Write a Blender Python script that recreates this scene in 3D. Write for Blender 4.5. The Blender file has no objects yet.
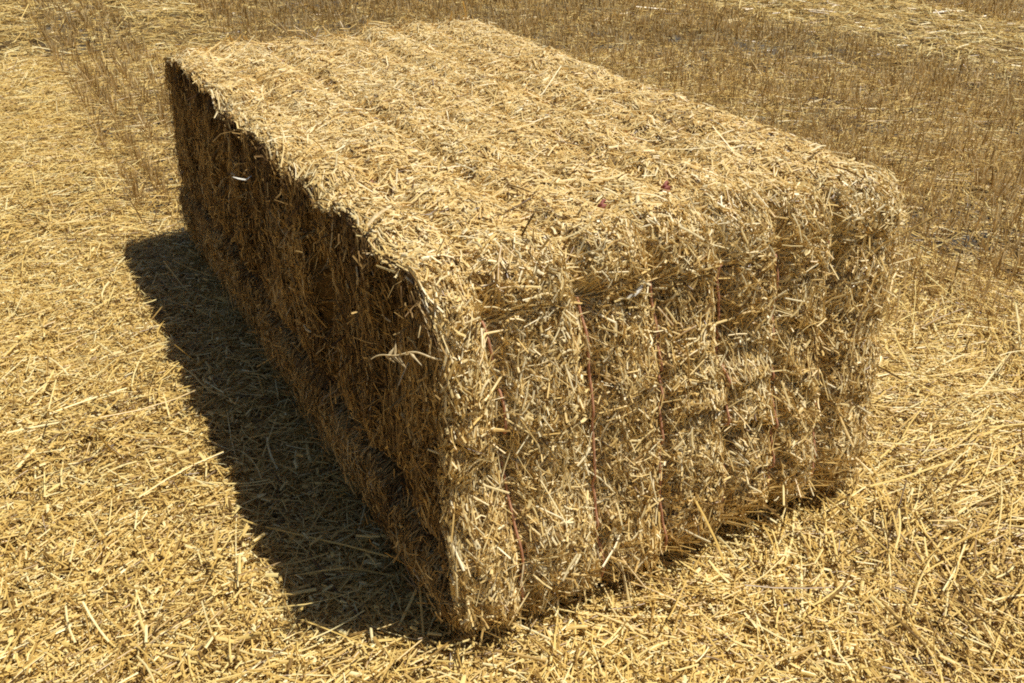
import bpy, math
import numpy as np
from mathutils import Vector, Matrix

rng = np.random.default_rng(11)
scene = bpy.context.scene
COL = scene.collection
W, L, H = 1.285, 2.4, 0.772

# ------------------------------------------------------------------ camera numbers
CAM = np.array([-.566, -1.257, 1.446])
F_PX, YAW, PIT, ROL = 902.7, .52, .50, .021
FW = np.array([math.sin(YAW)*math.cos(PIT), math.cos(YAW)*math.cos(PIT), -math.sin(PIT)])
R0 = np.array([math.cos(YAW), -math.sin(YAW), 0.0])
U0 = np.cross(R0, FW)
RX = R0*math.cos(ROL) + U0*math.sin(ROL)
UX = -R0*math.sin(ROL) + U0*math.cos(ROL)

# ------------------------------------------------------------------ noise
def _hash(i, j, k, seed):
    n = (i*374761393 + j*668265263 + k*2147483647*3 + seed*1274126177) & 0xFFFFFFFF
    n = ((n ^ (n >> 13))*1274126177) & 0xFFFFFFFF
    n = ((n ^ (n >> 16))*2246822519) & 0xFFFFFFFF
    return ((n ^ (n >> 15)) & 0xFFFFFF)/float(0xFFFFFF)*2 - 1

def noise(x, y, z=0.0, seed=0):
    x, y, z = np.broadcast_arrays(np.asarray(x, float), np.asarray(y, float), np.asarray(z, float))
    xi, yi, zi = np.floor(x), np.floor(y), np.floor(z)
    fx, fy, fz = x-xi, y-yi, z-zi
    fx = fx*fx*(3-2*fx); fy = fy*fy*(3-2*fy); fz = fz*fz*(3-2*fz)
    xi = xi.astype(np.int64); yi = yi.astype(np.int64); zi = zi.astype(np.int64)
    r = 0
    for a in (0, 1):
        wx = fx if a else 1-fx
        for b in (0, 1):
            wy = fy if b else 1-fy
            for c in (0, 1):
                wz = fz if c else 1-fz
                r = r + wx*wy*wz*_hash(xi+a, yi+b, zi+c, seed)
    return r

def fbm(x, y, z=0.0, octv=3, seed=0):
    x = np.asarray(x, float); y = np.asarray(y, float); z = np.asarray(z, float)
    r, a, s = 0, 1.0, 0.0
    for o in range(octv):
        r = r + a*noise(x*2**o + 17.3*o, y*2**o + 5.1*o, z*2**o + 9.7*o, seed+o)
        s += a; a *= .5
    return r/s

def sstep(a, b, x):
    t = np.clip((np.asarray(x, float)-a)/(b-a), 0, 1)
    return t*t*(3-2*t)

def unit(v):
    return v/np.maximum(np.linalg.norm(v, axis=-1, keepdims=True), 1e-9)

# ------------------------------------------------------------------ mesh accumulation
class Acc:
    def __init__(self):
        self.v, self.q, self.t, self.m, self.n = [], [], [], [], 0
    def add(self, verts, quads, tint, mat=0):
        self.v.append(verts.reshape(-1, 3)); self.q.append(quads.reshape(-1, 4)+self.n)
        self.t.append(tint.reshape(-1)); self.m.append(np.full(len(self.q[-1]), mat, np.int32))
        self.n += len(self.v[-1])
    def grid(self, P, tint=0.3, mat=0, wrap=False):
        a, b = P.shape[:2]
        idx = np.arange(a*b).reshape(a, b)
        if wrap: idx = np.concatenate([idx, idx[:1]], 0)
        q = np.stack([idx[:-1, :-1], idx[1:, :-1], idx[1:, 1:], idx[:-1, 1:]], -1)
        self.add(P, q, np.full(a*b, tint), mat)
    def straws(self, P, N, width, roll, tint, fold=.38, taper=None, flat=False, mat=0):
        """P (n,k,3) ring centres, N (n,k,3) surface normals, one folded strip per straw"""
        n, k = P.shape[:2]
        T = np.empty_like(P); T[:, 1:-1] = P[:, 2:]-P[:, :-2]
        T[:, 0] = P[:, 1]-P[:, 0]; T[:, -1] = P[:, -1]-P[:, -2]
        T = unit(T); S = unit(np.cross(N, T)); Nn = np.cross(T, S)
        c, s = np.cos(roll)[:, None, None], np.sin(roll)[:, None, None]
        S, Nn = S*c + Nn*s, Nn*c - S*s
        w = (width[:, None]*(np.ones(k) if taper is None else taper))[..., None]*.5
        if flat:
            V = np.stack([P-S*w, P+S*w], 2); m = 2
        else:
            V = np.stack([P-S*w-Nn*w*fold, P+Nn*w*fold, P+S*w-Nn*w*fold], 2); m = 3
        base = (np.arange(n)*k*m)[:, None, None]
        ii = (np.arange(k-1)*m)[None, :, None]; jj = np.arange(m-1)[None, None, :]
        a = base+ii+jj
        q = np.stack([a, a+1, a+m+1, a+m], -1)
        self.add(V, q, np.repeat(tint, k*m), mat)
    def build(self, name, mats, parent=None):
        v = np.concatenate(self.v).astype(np.float32); q = np.concatenate(self.q).astype(np.int32)
        t = np.concatenate(self.t).astype(np.float32); mi = np.concatenate(self.m)
        me = bpy.data.meshes.new(name)
        me.vertices.add(len(v)); me.vertices.foreach_set('co', v.ravel())
        me.loops.add(q.size); me.loops.foreach_set('vertex_index', q.ravel())
        me.polygons.add(len(q)); me.polygons.foreach_set('loop_start', np.arange(0, q.size, 4, dtype=np.int32))
        me.polygons.foreach_set('material_index', mi)
        at = me.attributes.new('tint', 'FLOAT', 'POINT'); at.data.foreach_set('value', t)
        me.update(calc_edges=True); me.shade_smooth()
        for m in mats: me.materials.append(m)
        o = bpy.data.objects.new(name, me); COL.objects.link(o)
        if parent: o.parent = parent
        return o

def tag(o, label=None, cat=None, group=None, kind=None):
    if label: o['label'] = label
    if cat: o['category'] = cat
    if group: o['group'] = group
    if kind: o['kind'] = kind
    return o

# ------------------------------------------------------------------ materials
def straw_mat(name, stops, rough=.5, spec=.35, trans=.0, vscale=55.0):
    m = bpy.data.materials.new(name); m.use_nodes = True
    nt = m.node_tree; N = nt.nodes; K = nt.links
    b = N['Principled BSDF']
    at = N.new('ShaderNodeAttribute'); at.attribute_name = 'tint'
    tc = N.new('ShaderNodeTexCoord')
    nz = N.new('ShaderNodeTexNoise'); nz.inputs['Scale'].default_value = vscale; nz.inputs['Detail'].default_value = 3
    K.new(tc.outputs['Object'], nz.inputs['Vector'])
    ma = N.new('ShaderNodeMath'); ma.operation = 'MULTIPLY_ADD'
    ma.inputs[1].default_value = .42; ma.inputs[2].default_value = -.21
    K.new(nz.outputs['Fac'], ma.inputs[0])
    ad = N.new('ShaderNodeMath'); ad.operation = 'ADD'; ad.use_clamp = True
    K.new(at.outputs['Fac'], ad.inputs[0]); K.new(ma.outputs[0], ad.inputs[1])
    rp = N.new('ShaderNodeValToRGB')
    el = rp.color_ramp.elements
    while len(el) < len(stops): el.new(.5)
    for e, (p, c) in zip(el, stops): e.position = p; e.color = (*c, 1)
    K.new(ad.outputs[0], rp.inputs['Fac'])
    n2 = N.new('ShaderNodeTexNoise'); n2.inputs['Scale'].default_value = 16; n2.inputs['Detail'].default_value = 4; n2.inputs['Roughness'].default_value = .75
    K.new(tc.outputs['Object'], n2.inputs['Vector'])
    r2 = N.new('ShaderNodeValToRGB'); e2 = r2.color_ramp.elements
    e2[0].position = .36; e2[0].color = (1.0, .925, .80, 1); e2[1].position = .66; e2[1].color = (1.0, .965, .95, 1)
    K.new(n2.outputs['Fac'], r2.inputs['Fac'])
    mu = N.new('ShaderNodeMix'); mu.data_type = 'RGBA'; mu.blend_type = 'MULTIPLY'; mu.inputs['Factor'].default_value = 1
    K.new(rp.outputs['Color'], mu.inputs['A']); K.new(r2.outputs['Color'], mu.inputs['B'])
    rp = type('o', (), {'outputs': {'Color': mu.outputs['Result']}})
    K.new(rp.outputs['Color'], b.inputs['Base Color'])
    b.inputs['Roughness'].default_value = rough
    b.inputs['Specular IOR Level'].default_value = spec
    if trans:
        tr = N.new('ShaderNodeBsdfTranslucent'); K.new(rp.outputs['Color'], tr.inputs['Color'])
        mx = N.new('ShaderNodeMixShader'); mx.inputs[0].default_value = trans
        K.new(b.outputs[0], mx.inputs[1]); K.new(tr.outputs[0], mx.inputs[2])
        K.new(mx.outputs[0], N['Material Output'].inputs['Surface'])
    return m

STOPS = [(0, (.11, .062, .024)), (.22, (.35, .215, .075)), (.45, (.66, .455, .175)),
         (.66, (.83, .62, .275)), (.84, (.89, .73, .40)), (1, (.92, .82, .58))]
M_bale = straw_mat('baled_straw', [(p, (c[0]*1.0, c[1]*.995, c[2]*.88)) for p, c in STOPS], .36, .5, .14)
M_cut_shaded = straw_mat('cut_straw_shaded', [(p, (c[0]*.72, c[1]*.70, c[2]*.66)) for p, c in STOPS], .6, .25)  # bale straw darkened, painting shade onto the cut side faces
M_core = straw_mat('straw_gap_shade', [(0, (.07, .04, .013)), (.5, (.22, .135, .045)), (1, (.42, .28, .10))], .9, .1, vscale=120)  # core coloured dark so the gaps between straws read as shade
M_loose = straw_mat('loose_straw', [(p, (c[0], c[1]*1.01, c[2]*.79)) for p, c in STOPS], .36, .5, .14)
M_stub = straw_mat('stubble_straw', [(0, (.15, .09, .03)), (.4, (.44, .29, .10)), (.75, (.70, .51, .21)), (1, (.86, .72, .42))], .5, .3, .42)

def solid_mat(name, c1, c2, scale=200, rough=.8):
    m = bpy.data.materials.new(name); m.use_nodes = True
    N, K = m.node_tree.nodes, m.node_tree.links
    b = N['Principled BSDF']; tc = N.new('ShaderNodeTexCoord')
    nz = N.new('ShaderNodeTexNoise'); nz.inputs['Scale'].default_value = scale; nz.inputs['Detail'].default_value = 4
    rp = N.new('ShaderNodeValToRGB')
    rp.color_ramp.elements[0].position = .3; rp.color_ramp.elements[1].position = .7
    rp.color_ramp.elements[0].color = (*c1, 1); rp.color_ramp.elements[1].color = (*c2, 1)
    K.new(tc.outputs['Object'], nz.inputs['Vector']); K.new(nz.outputs['Fac'], rp.inputs['Fac'])
    K.new(rp.outputs['Color'], b.inputs['Base Color']); b.inputs['Roughness'].default_value = rough
    return m
M_twine = solid_mat('faded_red_twine', (.48, .19, .09), (.62, .34, .18), 160, .7)
M_knot = solid_mat('red_twine_knot', (.20, .045, .030), (.36, .11, .07), 160, .7)
M_white = solid_mat('bleached_husk', (.70, .63, .47), (.84, .79, .66), 120, .5)
M_ear = solid_mat('ripe_ear', (.55, .38, .16), (.78, .62, .34), 150, .5)

def ground_mat():
    m = bpy.data.materials.new('field_soil_and_chaff'); m.use_nodes = True
    N, K = m.node_tree.nodes, m.node_tree.links
    b = N['Principled BSDF']; b.inputs['Roughness'].default_value = .95; b.inputs['Specular IOR Level'].default_value = .1
    tc = N.new('ShaderNodeTexCoord')
    n1 = N.new('ShaderNodeTexNoise'); n1.inputs['Scale'].default_value = 90; n1.inputs['Detail'].default_value = 6; n1.inputs['Roughness'].default_value = .7
    n2 = N.new('ShaderNodeTexNoise'); n2.inputs['Scale'].default_value = 2.2; n2.inputs['Detail'].default_value = 5
    K.new(tc.outputs['Object'], n1.inputs['Vector']); K.new(tc.outputs['Object'], n2.inputs['Vector'])
    r1 = N.new('ShaderNodeValToRGB'); e = r1.color_ramp.elements
    e[0].position = .32; e[0].color = (.045, .03, .014, 1); e[1].position = .75; e[1].color = (.30, .205, .085, 1)
    x = e.new(.52); x.color = (.15, .098, .042, 1)
    r2 = N.new('ShaderNodeValToRGB'); e = r2.color_ramp.elements
    e[0].position = .30; e[0].color = (.05, .047, .042, 1); e[1].position = .72; e[1].color = (.20, .185, .155, 1)
    K.new(n1.outputs['Fac'], r1.inputs['Fac']); K.new(n1.outputs['Fac'], r2.inputs['Fac'])
    at = N.new('ShaderNodeAttribute'); at.attribute_name = 'tint'
    mm = N.new('ShaderNodeMath'); mm.operation = 'MULTIPLY'; mm.use_clamp = True
    rr = N.new('ShaderNodeMapRange'); rr.inputs['From Min'].default_value = .42; rr.inputs['From Max'].default_value = .55
    K.new(n2.outputs['Fac'], rr.inputs['Value']); K.new(rr.outputs['Result'], mm.inputs[0]); K.new(at.outputs['Fac'], mm.inputs[1])
    mx = N.new('ShaderNodeMix'); mx.data_type = 'RGBA'
    K.new(mm.outputs[0], mx.inputs['Factor']); K.new(r1.outputs['Color'], mx.inputs['A']); K.new(r2.outputs['Color'], mx.inputs['B'])
    K.new(mx.outputs['Result'], b.inputs['Base Color'])
    bp = N.new('ShaderNodeBump'); bp.inputs['Strength'].default_value = .8; bp.inputs['Distance'].default_value = .02
    K.new(n1.outputs['Fac'], bp.inputs['Height']); K.new(bp.outputs['Normal'], b.inputs['Normal'])
    return m
M_ground = ground_mat()

# ------------------------------------------------------------------ field zones
def stubble_zone(x, y):
    """0..1, where standing stubble is left"""
    wob = .12*fbm(x*.8, y*.35, 0, 3, 71)
    x = x+wob
    right = sstep(1.55, 1.9, x)*(1-sstep(5.9, 6.5, x)) * np.maximum(sstep(.1, 1.0, y+.25*(x-2)), 0)
    far = sstep(8.4, 8.9, x)
    s1 = sstep(-.28, -.1, x)*(1-sstep(.42, .6, x))*sstep(2.5, 3.2, y)*.9
    s2 = sstep(1.2, 1.4, x)*(1-sstep(1.75, 2.0, x))*sstep(3.2, 4.5, y)*.95
    return np.clip(np.maximum.reduce([right, far, s1, s2]), 0, 1)

def straw_cover(x, y):
    """how thickly loose straw lies"""
    s = stubble_zone(x, y)
    patch = .5+.5*fbm(x*1.6, y*1.1, 3.0, 3, 91)
    return np.clip(1-.78*s*(1.35-1.1*patch), .15, 1)

def ground_h(x, y):
    lump = .030*fbm(x*1.7, y*1.7, 0, 3, 5) + .020*fbm(x*5.5, y*5.5, 0, 2, 8)
    rut = -.02*stubble_zone(x, y)
    flat = 1-np.exp(-(np.maximum(0, np.maximum(np.abs(x-.6)-.6, np.abs(y-1.2)-1.2))/.18)**2)
    return (lump-.012)*(.35+.65*flat)+rut

# ground sheet: fine near the bale, reaching the horizon
def axis(a, b, step, far):
    mid = np.arange(a, b, step)
    g = np.geomspace(step, far, 26)
    return np.concatenate([(a-np.cumsum(g))[::-1], mid, b+np.cumsum(g)])
gx, gy = axis(-3, 9, .03, 90), axis(-2.5, 11, .03, 90)
X, Y = np.meshgrid(gx, gy, indexing='ij')
fade = np.exp(-(np.maximum(0, np.hypot(X-2, Y-3)-10)/10)**2)
Z = ground_h(X, Y)*fade
ga = Acc(); ga.grid(np.stack([X, Y, Z], -1)); ga.t[-1] = np.clip(stubble_zone(X, Y)*1.1, 0, 1).ravel()
tag(ga.build('ground', [M_ground]), kind='structure')

# ------------------------------------------------------------------ loose straw on the field
def inside_bale(x, y, z, m=0.0):
    return (x > .03-m) & (x < W-.03+m) & (y > .06-m) & (y < L-.06+m)

def scatter(n, xr, yr, dens, maxd):
    x = rng.uniform(*xr, n); y = rng.uniform(*yr, n)
    return x, y, rng.random(n) < dens(x, y)/maxd

def view_dist(x, y):
    return np.sqrt((x-CAM[0])**2+(y-CAM[1])**2+CAM[2]**2)
def in_view(x, y):
    """wide wedge in front of the camera, wide enough for a step to the side"""
    a = np.arctan2(x-CAM[0]+.9*math.sin(YAW), y-CAM[1]+.9*math.cos(YAW)) - YAW
    return np.abs(a) < .84

def pick_tint(n, mean, sd, pale=.06, dark=.06):
    t = rng.normal(mean, sd, n)
    r = rng.random(n)
    t = np.where(r < pale, rng.uniform(.85, 1.05, n), t)
    t = np.where(r > 1-dark, rng.uniform(.08, .3, n), t)
    return t

def field_straw(acc, n_try, xr, yr, dmin, dmax, layers, llen, wid, k, flat, up, tint_mean, comb=0.0):
    area = (xr[1]-xr[0])*(yr[1]-yr[0])
    x = rng.uniform(*xr, n_try); y = rng.uniform(*yr, n_try)
    d = view_dist(x, y)
    ok = (d >= dmin) & (d < dmax) & in_view(x, y)
    x, y, d = x[ok], y[ok], d[ok]
    w = np.maximum(wid, .62*d/F_PX)
    zn = sstep(.5, 1.2, x-.2*y)*(1-sstep(3.5, 5, d))
    want = layers*straw_cover(x, y)/(llen*w)*(1+zn*(3.2 if llen > .1 else .25 if llen > .05 else -.5))           # straws per square metre
    ok = (rng.random(len(x)) < want*area/n_try) & ~inside_bale(x, y, 0)
    x, y, w = x[ok], y[ok], w[ok]; n = len(x)
    ln = llen*np.exp(rng.normal(0, .55, n)); ln = np.clip(ln, .015, .34)
    a = rng.uniform(0, math.pi, n)
    flow = 1.6*fbm(x*1.1, y*1.1, 7, 2, 33)+.6
    cw = rng.random(n) < comb*(.3+1.1*sstep(.5, 1.1, x-.2*y))
    a = np.where(cw, flow+rng.normal(0, .45, n), a)
    u = np.linspace(-.5, .5, k)
    bend = rng.normal(0, .07, n)
    ang = a[:, None]+bend[:, None]*u*2
    dx, dy = np.cos(ang)*ln[:, None]*u, np.sin(ang)*ln[:, None]*u
    px, py = x[:, None]+dx, y[:, None]+dy
    lift = rng.exponential(up, n); slope = rng.normal(0, .10, n)
    steep = rng.random(n) < .045
    slope = np.where(steep, rng.normal(0, .6, n), slope)
    hz = ground_h(x, y)[:, None]*.5+ground_h(px, py)*.5
    pz = hz+.004+lift[:, None]+slope[:, None]*u*ln[:, None]
    sag = rng.normal(0, .018, n)[:, None]*ln[:, None]*(1-4*u*u)
    P = np.stack([px, py, np.maximum(pz+sag, hz-.004)], -1)
    N = np.zeros_like(P); N[..., 2] = 1
    N[..., :2] += rng.normal(0, .15, (n, 1, 2))
    cl = .10*fbm(x*4, y*4, 2, 2, 44)
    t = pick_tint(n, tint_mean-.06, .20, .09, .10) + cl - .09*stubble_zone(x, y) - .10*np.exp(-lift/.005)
    ww = w*rng.uniform(.55, 1.35, n)
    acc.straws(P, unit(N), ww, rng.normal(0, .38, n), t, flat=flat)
    return n

ls = Acc()
n1 = field_straw(ls, 1400000, (-2.6, 5.0), (-2.0, 5.2), 0, 4.2, 1.35, .058, .0034, 4, False, .0085, .61, .35)
n2c = field_straw(ls, 200000, (-2.6, 5.0), (-2.0, 5.2), 0, 4.2, .35, .022, .0068, 3, False, .012, .72)     # broken leaf bits
n2 = field_straw(ls, 1900000, (-2.6, 5.0), (-2.0, 5.2), 0, 4.2, 2.1, .022, .0031, 2, False, .0075, .60)       # chaff
n2b = field_straw(ls, 120000, (-2.6, 5.0), (-2.0, 5.2), 0, 4.2, .17, .14, .0044, 4, False, .020, .68, .5)     # long stems on top
n3 = field_straw(ls, 900000, (-2.6, 10.0), (-1.5, 10.0), 4.2, 8.0, 2.1, .085, .0042, 3, False, .012, .62, .2)
n4 = field_straw(ls, 600000, (-4, 20.0), (-2, 20.0), 8.0, 17.0, 1.7, .11, .0050, 2, True, .014, .62)
print('loose', n1, n2, n2b, n3, n4)
tag(ls.build('loose_straw', [M_loose]), 'golden loose straw strewn over the harvested field around the bale', 'straw', kind='stuff')

# ------------------------------------------------------------------ standing stubble
def stubble(acc, n_try, xr, yr, dmin, dmax, per_m2):
    area = (xr[1]-xr[0])*(yr[1]-yr[0])
    ROW = .125
    r = np.floor(rng.uniform(xr[0]/ROW, xr[1]/ROW, n_try))
    y = rng.uniform(*yr, n_try)
    y = y + .02*np.sin(y*97+r*13)                       # plants stand in little tufts
    x = r*ROW + rng.normal(0, .013, n_try) + .01*np.sin(r*7+y*3)
    d = view_dist(x, y)
    ok = (d >= dmin) & (d < dmax) & in_view(x, y)
    x, y, d = x[ok], y[ok], d[ok]
    lod = np.minimum(1, (.0044*F_PX)/(.72*d))
    dens = per_m2*stubble_zone(x, y)*(.35+.6*(fbm(x*2.2, y*2.2, 1, 2, 61)*.5+.5)+1.1*sstep(-.05, .35, noise(x*9, y*6, 4, 66)))*lod
    ok = (rng.random(len(x)) < dens*area/n_try) & ~inside_bale(x, y, 0, .12)
    x, y, d = x[ok], y[ok], d[ok]; n = len(x)
    h = rng.normal(.105, .034, n)*(.75+.5*(fbm(x*1.3, y*1.3, 9, 2, 19)*.5+.5)); h = np.clip(h, .03, .2)
    lean = rng.normal(0, .38, n); la = rng.uniform(0, 6.283, n)
    flat_ = rng.random(n) < .22
    lean = np.where(flat_, rng.normal(0, .9, n), lean)
    u = np.linspace(0, 1, 3)
    ox = np.sin(lean)*np.cos(la); oy = np.sin(lean)*np.sin(la)
    gz = ground_h(x, y)
    P = np.stack([x[:, None]+ox[:, None]*h[:, None]*u**1.3, y[:, None]+oy[:, None]*h[:, None]*u**1.3,
                  gz[:, None]-.01+h[:, None]*u*np.cos(lean)[:, None]], -1)
    fa = rng.uniform(0, 6.283, n)
    N = np.stack([np.cos(fa), np.sin(fa), np.full(n, .2)], -1)[:, None, :].repeat(3, 1)
    w = np.maximum(.0044, .72*d/F_PX)*rng.uniform(.6, 1.3, n)
    t = pick_tint(n, .62, .20, .09, .10)
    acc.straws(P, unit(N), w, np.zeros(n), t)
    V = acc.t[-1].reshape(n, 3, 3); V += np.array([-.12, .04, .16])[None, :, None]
    return n
sb = Acc()
s1 = stubble(sb, 700000, (-1, 8), (-1.5, 8), 0, 5.5, 1000)
s2 = stubble(sb, 1200000, (-1, 20), (-1.5, 18), 5.5, 17, 900)
print('stubble', s1, s2)
tag(sb.build('stubble', [M_stub]), 'brown standing wheat stubble in rows on the field behind the bale', 'stubble', kind='stuff')

# ------------------------------------------------------------------ the bale
bale = bpy.data.objects.new('straw_bale', None); COL.objects.link(bale)
bale.location = (0, 0, 0)
tag(bale, 'big rectangular bale of golden straw tied with red twine standing on the field', 'straw bale')

# profile in the (y, z) plane, running up the near end, over the top, down the far end, back underneath
RTY, RTZ = .15, .11
def profile():
    pts = []
    def arc(cy, cz, ry, a0, a1, n=14, rz=None):
        for a in np.linspace(a0, a1, n): pts.append((cy+ry*math.cos(a), cz+(rz or ry)*math.sin(a)))
    rb = .085
    arc(rb, rb, rb, -math.pi/2, -math.pi, 14)
    arc(RTY, H-RTZ, RTY, math.pi, math.pi/2, 14, RTZ)
    arc(L-RTY, H-RTZ, RTY, math.pi/2, 0, 14, RTZ)
    arc(L-rb, rb, rb, 0, -math.pi/2, 14)
    return np.array(pts+[pts[0]])
PR = profile()
seg = np.hypot(*(PR[1:]-PR[:-1]).T)
SC = np.concatenate([[0], np.cumsum(seg)]); STOT = SC[-1]
def prof(s):
    s = np.mod(s, STOT)
    y = np.interp(s, SC, PR[:, 0]); z = np.interp(s, SC, PR[:, 1])
    e = .012
    y1, z1 = np.interp(np.mod(s+e, STOT), SC, PR[:, 0]), np.interp(np.mod(s+e, STOT), SC, PR[:, 1])
    y0, z0 = np.interp(np.mod(s-e, STOT), SC, PR[:, 0]), np.interp(np.mod(s-e, STOT), SC, PR[:, 1])
    ty, tz = y1-y0, z1-z0
    l = np.maximum(np.hypot(ty, tz), 1e-9)
    return y, z, -tz/l, ty/l                               # outward normal
S_END0, S_END1 = SC[13], SC[14]                          # straight part of the near end
S_TOP0, S_TOP1 = SC[27], SC[28]
S_CORNER = .5*(S_END1+S_TOP0)
S_BACK1 = SC[-2]
STR = np.array([.15, .345, .53, .705, .878, 1.04])
SDEP = np.array([.8, 1.15, .85, .8, .95, 1.3])
FLK = np.cumsum(np.concatenate([[0.02], rng.uniform(.055, .13, 40)])); FLK = FLK[FLK < L]
FLO = rng.normal(0, 1, len(FLK)+1)

def string_x(i, s):
    return STR[i]+.013*noise(s*4.0, i*3.7, 0, 201)+.006*noise(s*13, i*5.1, 0, 202)

def disp(s, x):
    y, z, ny, nz = prof(s)
    wf = np.clip(-ny, 0, 1)                              # near end
    wt = np.clip(nz, 0, 1)
    wb = np.clip(ny, 0, 1)
    d = np.zeros(np.broadcast(s, x).shape)
    corner = np.exp(-((s-S_CORNER)/.11)**2)
    wfar = np.maximum(wf, wb)
    depth = .026*wfar+.023*wt+.020*corner
    for i in range(6):
        dx = x-string_x(i, s)
        wd = .018+.007*noise(s*6, i*2.2, 3, 205)
        mod = 1+.55*noise(s*5.0, i*9.1, 0, 203)
        d = d-depth*SDEP[i]*mod*np.exp(-(dx/wd)**2)
    edges = np.concatenate([[-.05], STR, [W+.05]])
    k = np.clip(np.searchsorted(edges, x)-1, 0, 6)
    fr = (x-edges[k])/(edges[k+1]-edges[k])
    lobe = 1-(2*fr-1)**2
    d = d+(.006*wfar+.008*wt)*lobe
    d = d+wf*(.094-.125*np.clip(z/.77, 0, 1.05)+sstep(.0, .16, x)*(.014-.075*np.clip(z/.77, 0, 1.05))-.05*sstep(.10, .0, z))+wt*.035*np.clip(y/L, 0, 1)*np.clip(x/W, 0, 1)   # the end leans back towards the top
    d = d-.028*sstep(W-.09, W+.02, x)**1.5-.012*np.exp(-x/.02)
    fl = np.searchsorted(FLK, y+.01*noise(x*9, y*3, 0, 77))
    d = d+wt*.0065*FLO[np.clip(fl, 0, len(FLO)-1)]*(.4+.6*np.exp(-x/.12))
    d = d+(.022-.012*wf)*fbm(x*5, y*5, z*5, 3, 31)+.009*fbm(x*17, y*17, z*17, 2, 35)
    d = d+wf*.012*fbm(x*8, y*8, z*10, 2, 38)
    d = d+wf*.016*np.minimum(0, noise(x*2.4, z*6, 4, 39)-.2)
    ph = z*8+.9*np.sin(k*5.1)+1.5*noise(x*5, z*3, 8, 43)                  # clumps: each one slopes up and back, with a dark underside
    d = d+wf*.038*((1-np.mod(ph, 1))*sstep(0, .2, np.mod(ph, 1))-.5)*(.65+.7*noise(x*5, z*4, 3, 44))*(1-.85*sstep(.42, .62, z))
    d = d-wt*.034*sstep(0, .5, noise(y*6.5, 0, 2, 45)+.4*noise(y*17, 0, 2, 46))*np.exp(-x/.035)
    return d

def settle(P):
    x, y, z = P[..., 0], P[..., 1], P[..., 2]
    low = np.clip(1-z/.62, 0, 1.1)
    lift = .040*sstep(.10, 1.1, x)*np.clip(1-z/.35, 0, 1.1)*np.exp(-np.maximum(y+.1, 0)/.5)
    near = .014*np.exp(-np.maximum(x, 0)/.10)*np.exp(-(np.maximum(y, 0)/.25)**2)*sstep(.15, .72, z)
    return np.stack([x-.15*(np.clip(x, 0, 2)/W)**3*low+near, y, z+lift], -1)
def wrap_pt(s, x, off):
    y, z, ny, nz = prof(s)
    d = disp(s, x)+off
    return settle(np.stack(np.broadcast_arrays(x+0*d, y+ny*d, z+nz*d), -1))
def wrap_n(s, x):
    e = .008
    a = wrap_pt(s+e, x, 0)-wrap_pt(s-e, x, 0); b = wrap_pt(s, x+e, 0)-wrap_pt(s, x-e, 0)
    return unit(np.cross(b, a))*1.0

# side faces: cut across the straw, split into thin upright slices, lower band standing proud
CRY = rng.uniform(.1, L-.1, 34); CRZ0 = rng.uniform(.22, .5, 34); CRZ1 = CRZ0+rng.uniform(.15, .5, 34)
CRD = rng.uniform(.02, .05, 34)
def crack(y, z):
    gz = .262+.03*noise(y*2.2, 0, 0, 301)+.012*noise(y*9, 0, 0, 302)-.09*np.exp(-y/.22)
    c = np.exp(-((z-gz)/.026)**2)*np.clip(.65+.6*noise(y*4, 2, 0, 303), 0, 1)
    for i in range(34):
        yy = CRY[i]+.018*noise(z*8, i*3.1, 0, 310)
        m = sstep(CRZ0[i]-.05, CRZ0[i]+.05, z)*(1-sstep(CRZ1[i]-.05, CRZ1[i]+.05, z))
        c = np.maximum(c, m*np.exp(-((y-yy)/.014)**2)*CRD[i]/.035)
    return np.clip(c, 0, 1), gz
def disp_cap(y, z):
    gz = .262+.03*noise(y*2.2, 0, 0, 301)+.012*noise(y*9, 0, 0, 302)-.09*np.exp(-y/.22)
    d = .018*sstep(.03, -.06, z-gz)-.075*np.exp(-((z-gz)/.024)**2)*(.65+.6*noise(y*4, 2, 0, 303))
    d = d-.035*sstep(.16, -.02, z)
    fl = np.searchsorted(FLK, y+.014*noise(z*7, y*2, 0, 78))
    d = d+.009*FLO[np.clip(fl, 0, len(FLO)-1)]*sstep(.2, .34, z)
    for i in range(34):
        yy = CRY[i]+.018*noise(z*8, i*3.1, 0, 310)
        m = sstep(CRZ0[i]-.05, CRZ0[i]+.05, z)*(1-sstep(CRZ1[i]-.05, CRZ1[i]+.05, z))
        d = d-CRD[i]*m*np.exp(-((y-yy)/.014)**2)
    d = d+.014*fbm(y*5, z*5, 0, 3, 321)+.016*fbm(y*26, z*4, 0, 2, 325)
    d = d-.012*np.exp(-(H-z)/.05)*(.5+.5*noise(y*6, 0, 5, 330))
    return d
CY0, CZ0 = L/2, H/2
_ss = np.linspace(0, STOT, 1200, endpoint=False)
def cap_grid(side, inset, nr=60):
    """rings from the rim to the middle line of the cut face"""
    x_edge = .004 if side < 0 else W-.004
    rim = wrap_pt(_ss, np.full_like(_ss, x_edge), -inset)
    y0, z0 = rim[:, 1], rim[:, 2]
    cy = np.clip(y0, .35, L-.35); cz = np.full_like(z0, CZ0)
    f = np.linspace(0, 1, nr)[None, :]
    Yc = y0[:, None]*(1-f)+cy[:, None]*f; Zc = z0[:, None]*(1-f)+cz[:, None]*f
    return Yc, Zc, rim
def cap_pt(side, y, z, off):
    d = disp_cap(y if side < 0 else L-y, z)+off
    x = -d if side < 0 else W-.02+d
    return settle(np.stack(np.broadcast_arrays(x, y, z), -1))
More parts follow.
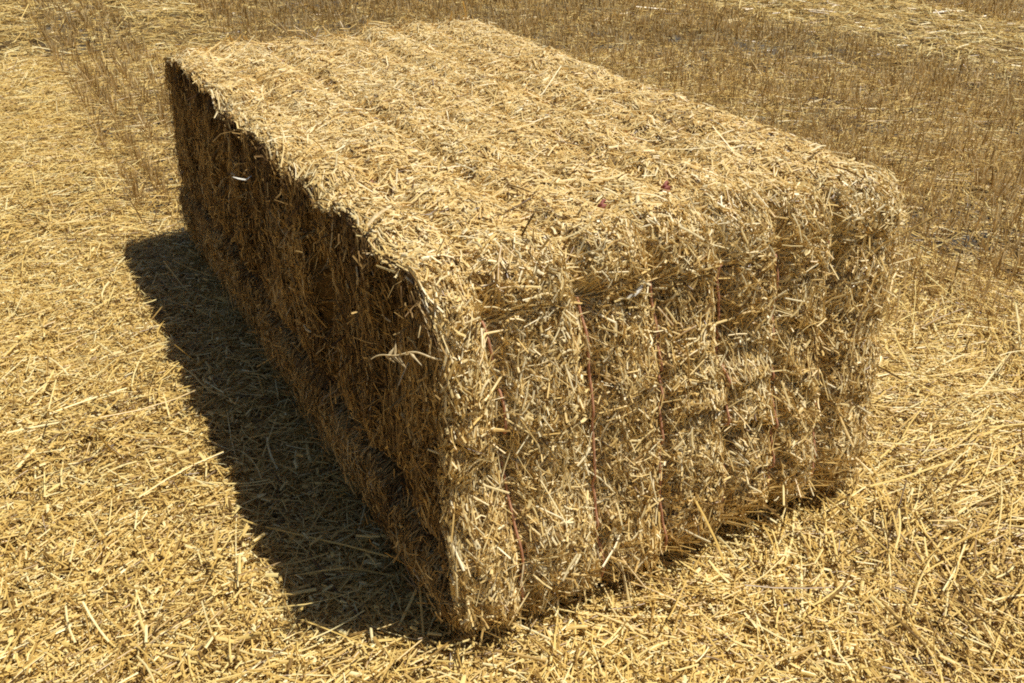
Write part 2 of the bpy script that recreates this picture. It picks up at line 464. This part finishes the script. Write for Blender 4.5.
def cap_clip(y, z, xe=.01):
    """squeeze box coordinates to the real outline of the displaced bale"""
    for e, sg in ((0, 1), (L, -1)):                           # drop points that fall outside the shoulder onto it
        q = np.clip((RTY-sg*(y-e))/RTY, 0, 1)
        zmax = H-RTZ+RTZ*np.sqrt(1-q*q)
        z = np.minimum(z, zmax)
    k_f = np.clip(1-y/.3, 0, 1)
    s_f = S_END0+np.clip(z-.085, 0, H-.085-RTZ)
    s_t = S_TOP0+np.clip(y-RTY, 0, L-2*RTY)
    k_t = np.clip((z-(H-.2))/.2, 0, 1)
    return y-k_f*disp(s_f, np.full_like(y, xe)), z+k_t*disp(s_t, np.full_like(y, xe))

body = Acc()
INS = .014
sg = np.linspace(0, STOT, 900, endpoint=False); xg = np.linspace(.004, W-.004, 200)
Sg, Xg = np.meshgrid(sg, xg, indexing='ij')
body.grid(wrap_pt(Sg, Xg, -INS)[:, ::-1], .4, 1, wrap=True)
for side in (-1, 1):
    Yc, Zc, rim = cap_grid(side, INS)
    P = cap_pt(side, Yc, Zc, -INS)
    f = np.minimum(1, np.linspace(0, 1, P.shape[1])*14)[None, :]     # meet the rim exactly
    P = rim[:, None]*(1-f[..., None])+P*f[..., None]
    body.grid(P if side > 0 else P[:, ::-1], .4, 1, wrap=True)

def wrap_straw(n, srange, xrange, llen, sd, wid, along, sdl, k, up, stick, stick_sl, tmean, tsd, keep=None, deep=.006, rollsd=.5):
    s = rng.uniform(*srange, n); x = rng.uniform(*xrange, n)
    if keep is not None:
        ok = keep(s, x); s, x = s[ok], x[ok]; n = len(s)
    ln = np.clip(llen*np.exp(rng.normal(0, sd, n)), .010, .26)
    a = np.where(rng.random(n) < along, rng.normal(0, sdl, n), rng.uniform(-math.pi/2, math.pi/2, n))
    a = np.where((x < .03) & (rng.random(n) < .8), rng.normal(0, .35, n), a)
    u = np.linspace(-.5, .5, k); bend = rng.normal(0, .35, n)
    ang = a[:, None]+bend[:, None]*u*2
    ps = s[:, None]+np.cos(ang)*ln[:, None]*u; px = x[:, None]+np.sin(ang)*ln[:, None]*u
    lift = rng.exponential(up, n)-deep
    sl = rng.normal(0, .07, n); st = rng.random(n) < stick
    sl = np.where(st, rng.normal(0, stick_sl, n), sl)
    off = lift[:, None]+sl[:, None]*u*ln[:, None]+rng.normal(0, .04, n)[:, None]*ln[:, None]*(1-4*u*u)
    xc = np.clip(px, 0, W)
    P = wrap_pt(ps, xc, np.maximum(off, -.022)); P[..., 0] += np.where(px < 0, .35, 1.0)*(px-xc)
    ends = P[:, :1]*(.5-u)[None, :, None]+P[:, -1:]*(.5+u)[None, :, None]
    P = .40*P+.60*ends
    N = wrap_n(s, np.clip(x, .01, W-.01))[:, None, :]+rng.normal(0, .2, (n, 1, 3))
    N = np.broadcast_to(unit(N), P.shape)
    dd = disp(s, np.clip(x, 0, W))
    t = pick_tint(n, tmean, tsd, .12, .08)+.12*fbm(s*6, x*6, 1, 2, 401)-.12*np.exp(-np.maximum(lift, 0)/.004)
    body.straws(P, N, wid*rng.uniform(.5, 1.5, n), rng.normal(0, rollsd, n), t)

# top
top = (S_TOP0-.05, S_TOP1+.05)
wrap_straw(95000, top, (-.005, W), .025, .5, .0032, .15, .5, 3, .0032, .06, .45, .80, .13)
wrap_straw(10000, top, (-.005, W), .060, .45, .0034, .25, .5, 3, .0045, .07, .3, .81, .13)
wrap_straw(14000, top, (-.005, W), .015, .4, .0058, .1, .5, 3, .004, .07, .4, .86, .12)      # flattened leaf bits
# near end
end = (S_END0-.10, S_TOP0+.02)
wrap_straw(84000, end, (-.005, W), .022, .5, .0032, .35, .6, 3, .0045, .18, .7, .76, .19, rollsd=.9)
wrap_straw(8000, end, (-.005, W), .048, .42, .0034, .40, .6, 3, .007, .20, .5, .80, .15, rollsd=.9)
wrap_straw(14000, end, (-.005, W), .016, .4, .0056, .2, .5, 3, .005, .25, .7, .84, .12, rollsd=.9)
near_string = lambda s, x: np.min(np.abs(x[:, None]-STR[None, :]), 1) < .035
wrap_straw(22000, end, (0, W), .036, .4, .0031, .80, .25, 3, .004, .10, .5, .80, .15, near_string, rollsd=.8)   # pulled upright by the twine
# ragged foot of the near end
wrap_straw(3500, (S_END0-.13, S_END0+.03), (0, W), .050, .4, .0036, .7, .5, 3, .006, .55, .9, .66, .16, rollsd=.8)
# far end
wrap_straw(9000, (S_TOP1, S_BACK1), (0, W), .06, .5, .0045, .35, .6, 3, .008, .2, .6, .60, .15)

def cap_straw(side, n, llen, sd, wid, along, sdl, k, up, stick, stick_sl, tmean, tsd, zr=(.0, 1.0)):
    y = rng.uniform(0, L, n); z = rng.uniform(zr[0]*H, zr[1]*H, n)
    ck, gz = crack(y, z) if side < 0 else (np.zeros(n), np.full(n, .25))
    ok = rng.random(n) > ck*1.5
    y, z, ck, gz = y[ok], z[ok], ck[ok], gz[ok]; n = len(y)
    bridge = (np.abs(z-gz) < .05) if side < 0 else np.zeros(n, bool)
    ln = np.clip(llen*np.exp(rng.normal(0, sd, n)), .008, .16)*(1-.5*ck)*np.where(bridge, .45, 1)
    a = np.where(rng.random(n) < along, rng.normal(.12, sdl, n)+.35*noise(y*3, z*3, 0, 351), rng.uniform(-1.57, 1.57, n))
    u = np.linspace(-.5, .5, k); ang = a[:, None]+rng.normal(0, .3, n)[:, None]*u*2
    pz = z[:, None]+np.cos(ang)*ln[:, None]*u; py = y[:, None]+np.sin(ang)*ln[:, None]*u
    lift = rng.exponential(up, n)-.006
    sl = np.where(rng.random(n) < stick, rng.normal(0, stick_sl, n), rng.normal(0, .1, n))
    off = np.maximum(lift[:, None]+sl[:, None]*u*ln[:, None], -.024)
    yc, zc = cap_clip(py, pz, .01 if side < 0 else W-.01)
    P = cap_pt(side, yc, zc, off)
    N = np.zeros_like(P); N[..., 0] = side; N = N+rng.normal(0, .25, (n, 1, 3))
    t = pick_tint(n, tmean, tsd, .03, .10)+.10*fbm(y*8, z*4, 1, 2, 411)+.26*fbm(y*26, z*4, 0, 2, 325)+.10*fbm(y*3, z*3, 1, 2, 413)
    t = t+.05*sstep(.0, -.05, z-gz)-.15*sstep(H-.16, H-.03, z)-.2*ck  # painted shade: dark under top edge and in cracks, up-facing lower band lighter
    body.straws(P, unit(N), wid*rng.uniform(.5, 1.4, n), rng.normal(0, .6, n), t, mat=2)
cap_straw(-1, 46000, .046, .45, .0032, .88, .16, 3, .0042, .05, .35, .33, .18)  # low tint deepens the painted shade of this side
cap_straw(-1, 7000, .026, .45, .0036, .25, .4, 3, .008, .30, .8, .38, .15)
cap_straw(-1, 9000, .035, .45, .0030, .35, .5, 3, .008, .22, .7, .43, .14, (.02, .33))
cap_straw(1, 22000, .045, .45, .0045, .7, .3, 3, .006, .12, .5, .52, .14)
bo = body.build('body', [M_bale, M_core, M_cut_shaded], bale)

# ------------------------------------------------------------------ twine
def tube(path, r, name, mat, parent, closed=True, sides=7):
    n = len(path)
    T = unit(np.roll(path, -1, 0)-np.roll(path, 1, 0)) if closed else unit(np.gradient(path, axis=0))
    ref = np.broadcast_to(np.array([1.0, 0, 0]), T.shape) if closed else np.broadcast_to(np.array([.31, .2, .93]), T.shape)
    A = unit(np.cross(T, ref)); B = np.cross(T, A)
    an = np.linspace(0, 2*math.pi, sides, endpoint=False)
    rr = r if np.ndim(r) else np.full(n, r)
    V = path[:, None]+(A[:, None]*np.cos(an)[None, :, None]+B[:, None]*np.sin(an)[None, :, None])*rr[:, None, None]
    idx = np.arange(n*sides).reshape(n, sides)
    i2 = np.concatenate([idx, idx[:1]], 0) if closed else idx
    j2 = np.concatenate([i2, i2[:, :1]], 1)
    q = np.stack([j2[:-1, :-1], j2[1:, :-1], j2[1:, 1:], j2[:-1, 1:]], -1)
    a = Acc(); a.add(V, q, np.full(n*sides, .5))
    return a.build(name, [mat], parent)
st = np.linspace(0, STOT, 700, endpoint=False)
knots = {1: [2.03], 2: [.262], 3: [.275]}
for i in range(6):
    y, z, ny, nz = prof(st)
    xs = string_x(i, st)
    off = np.where(nz > .45, -.006, .021)+.007*noise(st*9, i, 0, 501)
    tw = tube(wrap_pt(st, xs, off), .0028, 'twine', M_twine, bale)
    for ky in knots.get(i, ()):
        s0 = S_TOP0+ky-RTY
        v = np.linspace(0, 1, 60)
        a = v*math.pi*2*2.5
        lo = np.stack([.011*np.cos(a)*np.sin(v*3.1)+.004, .017*(v-.5)+.006*np.sin(a*1.3), .010*np.sin(a)+.004], -1)
        tail = np.stack([np.linspace(.004, .03, 14), .009+np.linspace(0, .018, 14), .006+.010*np.sin(np.linspace(0, 3, 14))], -1)
        c = wrap_pt(np.array([s0]), string_x(i, np.array([s0])), np.array([.008]))[0]
        tube(c+1.05*np.concatenate([lo, tail]), .0036, 'knot', M_knot, tw, closed=False)

# ------------------------------------------------------------------ small single things
def blade(name, loc, pts, widths, mat, label, cat, fold=.3, up=(0, 0, 1)):
    a = Acc(); P = np.array(pts, float)[None]
    N = np.broadcast_to(np.array(up, float), P.shape)
    a.straws(P, unit(N), np.array([1.0]), np.array([0.0]), np.array([.9]), fold=fold, taper=np.array(widths))
    o = a.build(name, [mat]); o.location = loc
    return tag(o, label, cat)
def cap_loc(y, z, off=.01):
    return cap_pt(-1, np.array([y]), np.array([z]), np.array([off]))[0]
# bleached scrap sticking out of the shaded cut side into the sun
c = np.array([-.06, 1.05, .682])
blade('husk_scrap', c, [-RX*.026+UX*.003, -RX*.010-UX*.001, RX*.008-UX*.004, RX*.022+UX*.006], [.003, .008, .009, .003], M_white,
      'small white husk scrap sticking out of the shaded side of the bale', 'husk', up=tuple(UX*.8-FW*.4))
# pale leaf caught on the near end
sE = S_END0+.664-.085
c = wrap_pt(np.array([sE]), np.array([.471]), np.array([.008]))[0]
blade('chaff_flake', c, [(-.022, 0, -.010), (-.007, -.009, 0), (.008, -.009, .009), (.022, -.003, .020)], [.003, .011, .009, .002], M_white,
      'white curled flake of chaff caught on the near end of the bale', 'chaff', up=(.15, -.35, .95))
# broad pale leaf on the top near the shaded edge
P0 = wrap_pt(np.array([S_TOP0+.335-RTY]), np.array([.035]), np.array([.016]))[0]
blade('straw_leaf', P0, [(-.035, -.027, 0), (-.01, -.006, .008), (.015, .012, .010), (.038, .03, .006)], [.006, .009, .008, .004], M_ear,
      'broad pale straw leaf lying on top of the bale by the shaded edge', 'straw leaf')
# wheat ear poking out of the shaded side
ear = bpy.data.objects.new('wheat_ear', None); COL.objects.link(ear)
E0, E1 = np.array([-.012, .012, .662]), np.array([-.092, .072, .642])
ear.location = E0
tag(ear, 'broken wheat ear sticking out of the shaded bale side near the front corner', 'wheat ear')
ax = E1-E0; axu = unit(ax); u_ = np.linspace(-.25, 1, 22)
sidev = unit(np.cross(axu, np.array([0, 0, 1.0]))); upv = np.cross(sidev, axu)
pth = ax*u_[:, None]+upv*(.010*np.sin(u_*3.0)+.004*np.sin(u_*9))[:, None]
tube(pth, np.linspace(.0022, .0011, 22), 'stalk', M_ear, ear, closed=False)
ea = Acc()
for k in range(9):
    f = .28+.055*k
    sgn = 1 if k % 2 else -.6
    b0 = ax*f+upv*(.010*math.sin(f*3)+.004*math.sin(f*9))
    out = unit(upv*sgn*rng.uniform(.5, 1)+sidev*rng.normal(0, .6))
    back = -axu*rng.uniform(.1, .9)
    l1 = rng.uniform(.010, .018); l2 = rng.uniform(.012, .030)
    p1 = b0+(out+back)*l1*.4; p2 = b0+(out+back)*l1*.8; p3 = b0+(out+back)*(l1*.8+l2*.6)
    ea.straws(np.array([[b0, p1, p2, p3]]), np.broadcast_to(unit(upv*.3-FW), (1, 4, 3)), np.array([1.0]), np.array([0.0]),
              np.array([.8]), fold=.5, taper=np.array([.0025, .0058, .0035, .0007]))
ea.build('spikelets', [M_ear], ear)

# ------------------------------------------------------------------ light
SUN_AZ, SUN_EL = 1.92, 1.205
sv = Vector((math.sin(SUN_AZ)*math.cos(SUN_EL), math.cos(SUN_AZ)*math.cos(SUN_EL), math.sin(SUN_EL)))
sl = bpy.data.lights.new('sun', 'SUN'); sl.energy = 5.0; sl.angle = math.radians(.53); sl.color = (1, .975, .92)
so = bpy.data.objects.new('sun', sl); COL.objects.link(so); so.location = (4, 0, 8)
so.rotation_euler = sv.to_track_quat('Z', 'Y').to_euler()
wd = bpy.data.worlds.new('World'); scene.world = wd; wd.use_nodes = True
nt = wd.node_tree; sk = nt.nodes.new('ShaderNodeTexSky'); sk.sky_type = 'NISHITA'; sk.sun_disc = False
sk.sun_elevation = SUN_EL; sk.sun_rotation = SUN_AZ
nt.links.new(sk.outputs['Color'], nt.nodes['Background'].inputs['Color'])
nt.nodes['Background'].inputs['Strength'].default_value = .052

# ------------------------------------------------------------------ camera
cd = bpy.data.cameras.new('camera'); co = bpy.data.objects.new('camera', cd); COL.objects.link(co)
cd.sensor_fit = 'HORIZONTAL'; cd.sensor_width = 36; cd.lens = 36*F_PX/1024
cd.clip_start = .05; cd.clip_end = 2000
M = Matrix(((RX[0], UX[0], -FW[0], CAM[0]), (RX[1], UX[1], -FW[1], CAM[1]), (RX[2], UX[2], -FW[2], CAM[2]), (0, 0, 0, 1)))
co.matrix_world = M
scene.camera = co
scene.view_settings.view_transform = 'Standard'; scene.view_settings.look = 'None'
scene.view_settings.exposure = 0; scene.view_settings.gamma = 1
scene.cycles.use_denoising = False
scene.cycles.diffuse_bounces = 3; scene.cycles.max_bounces = 5
scene.cycles.filter_width = 1.9
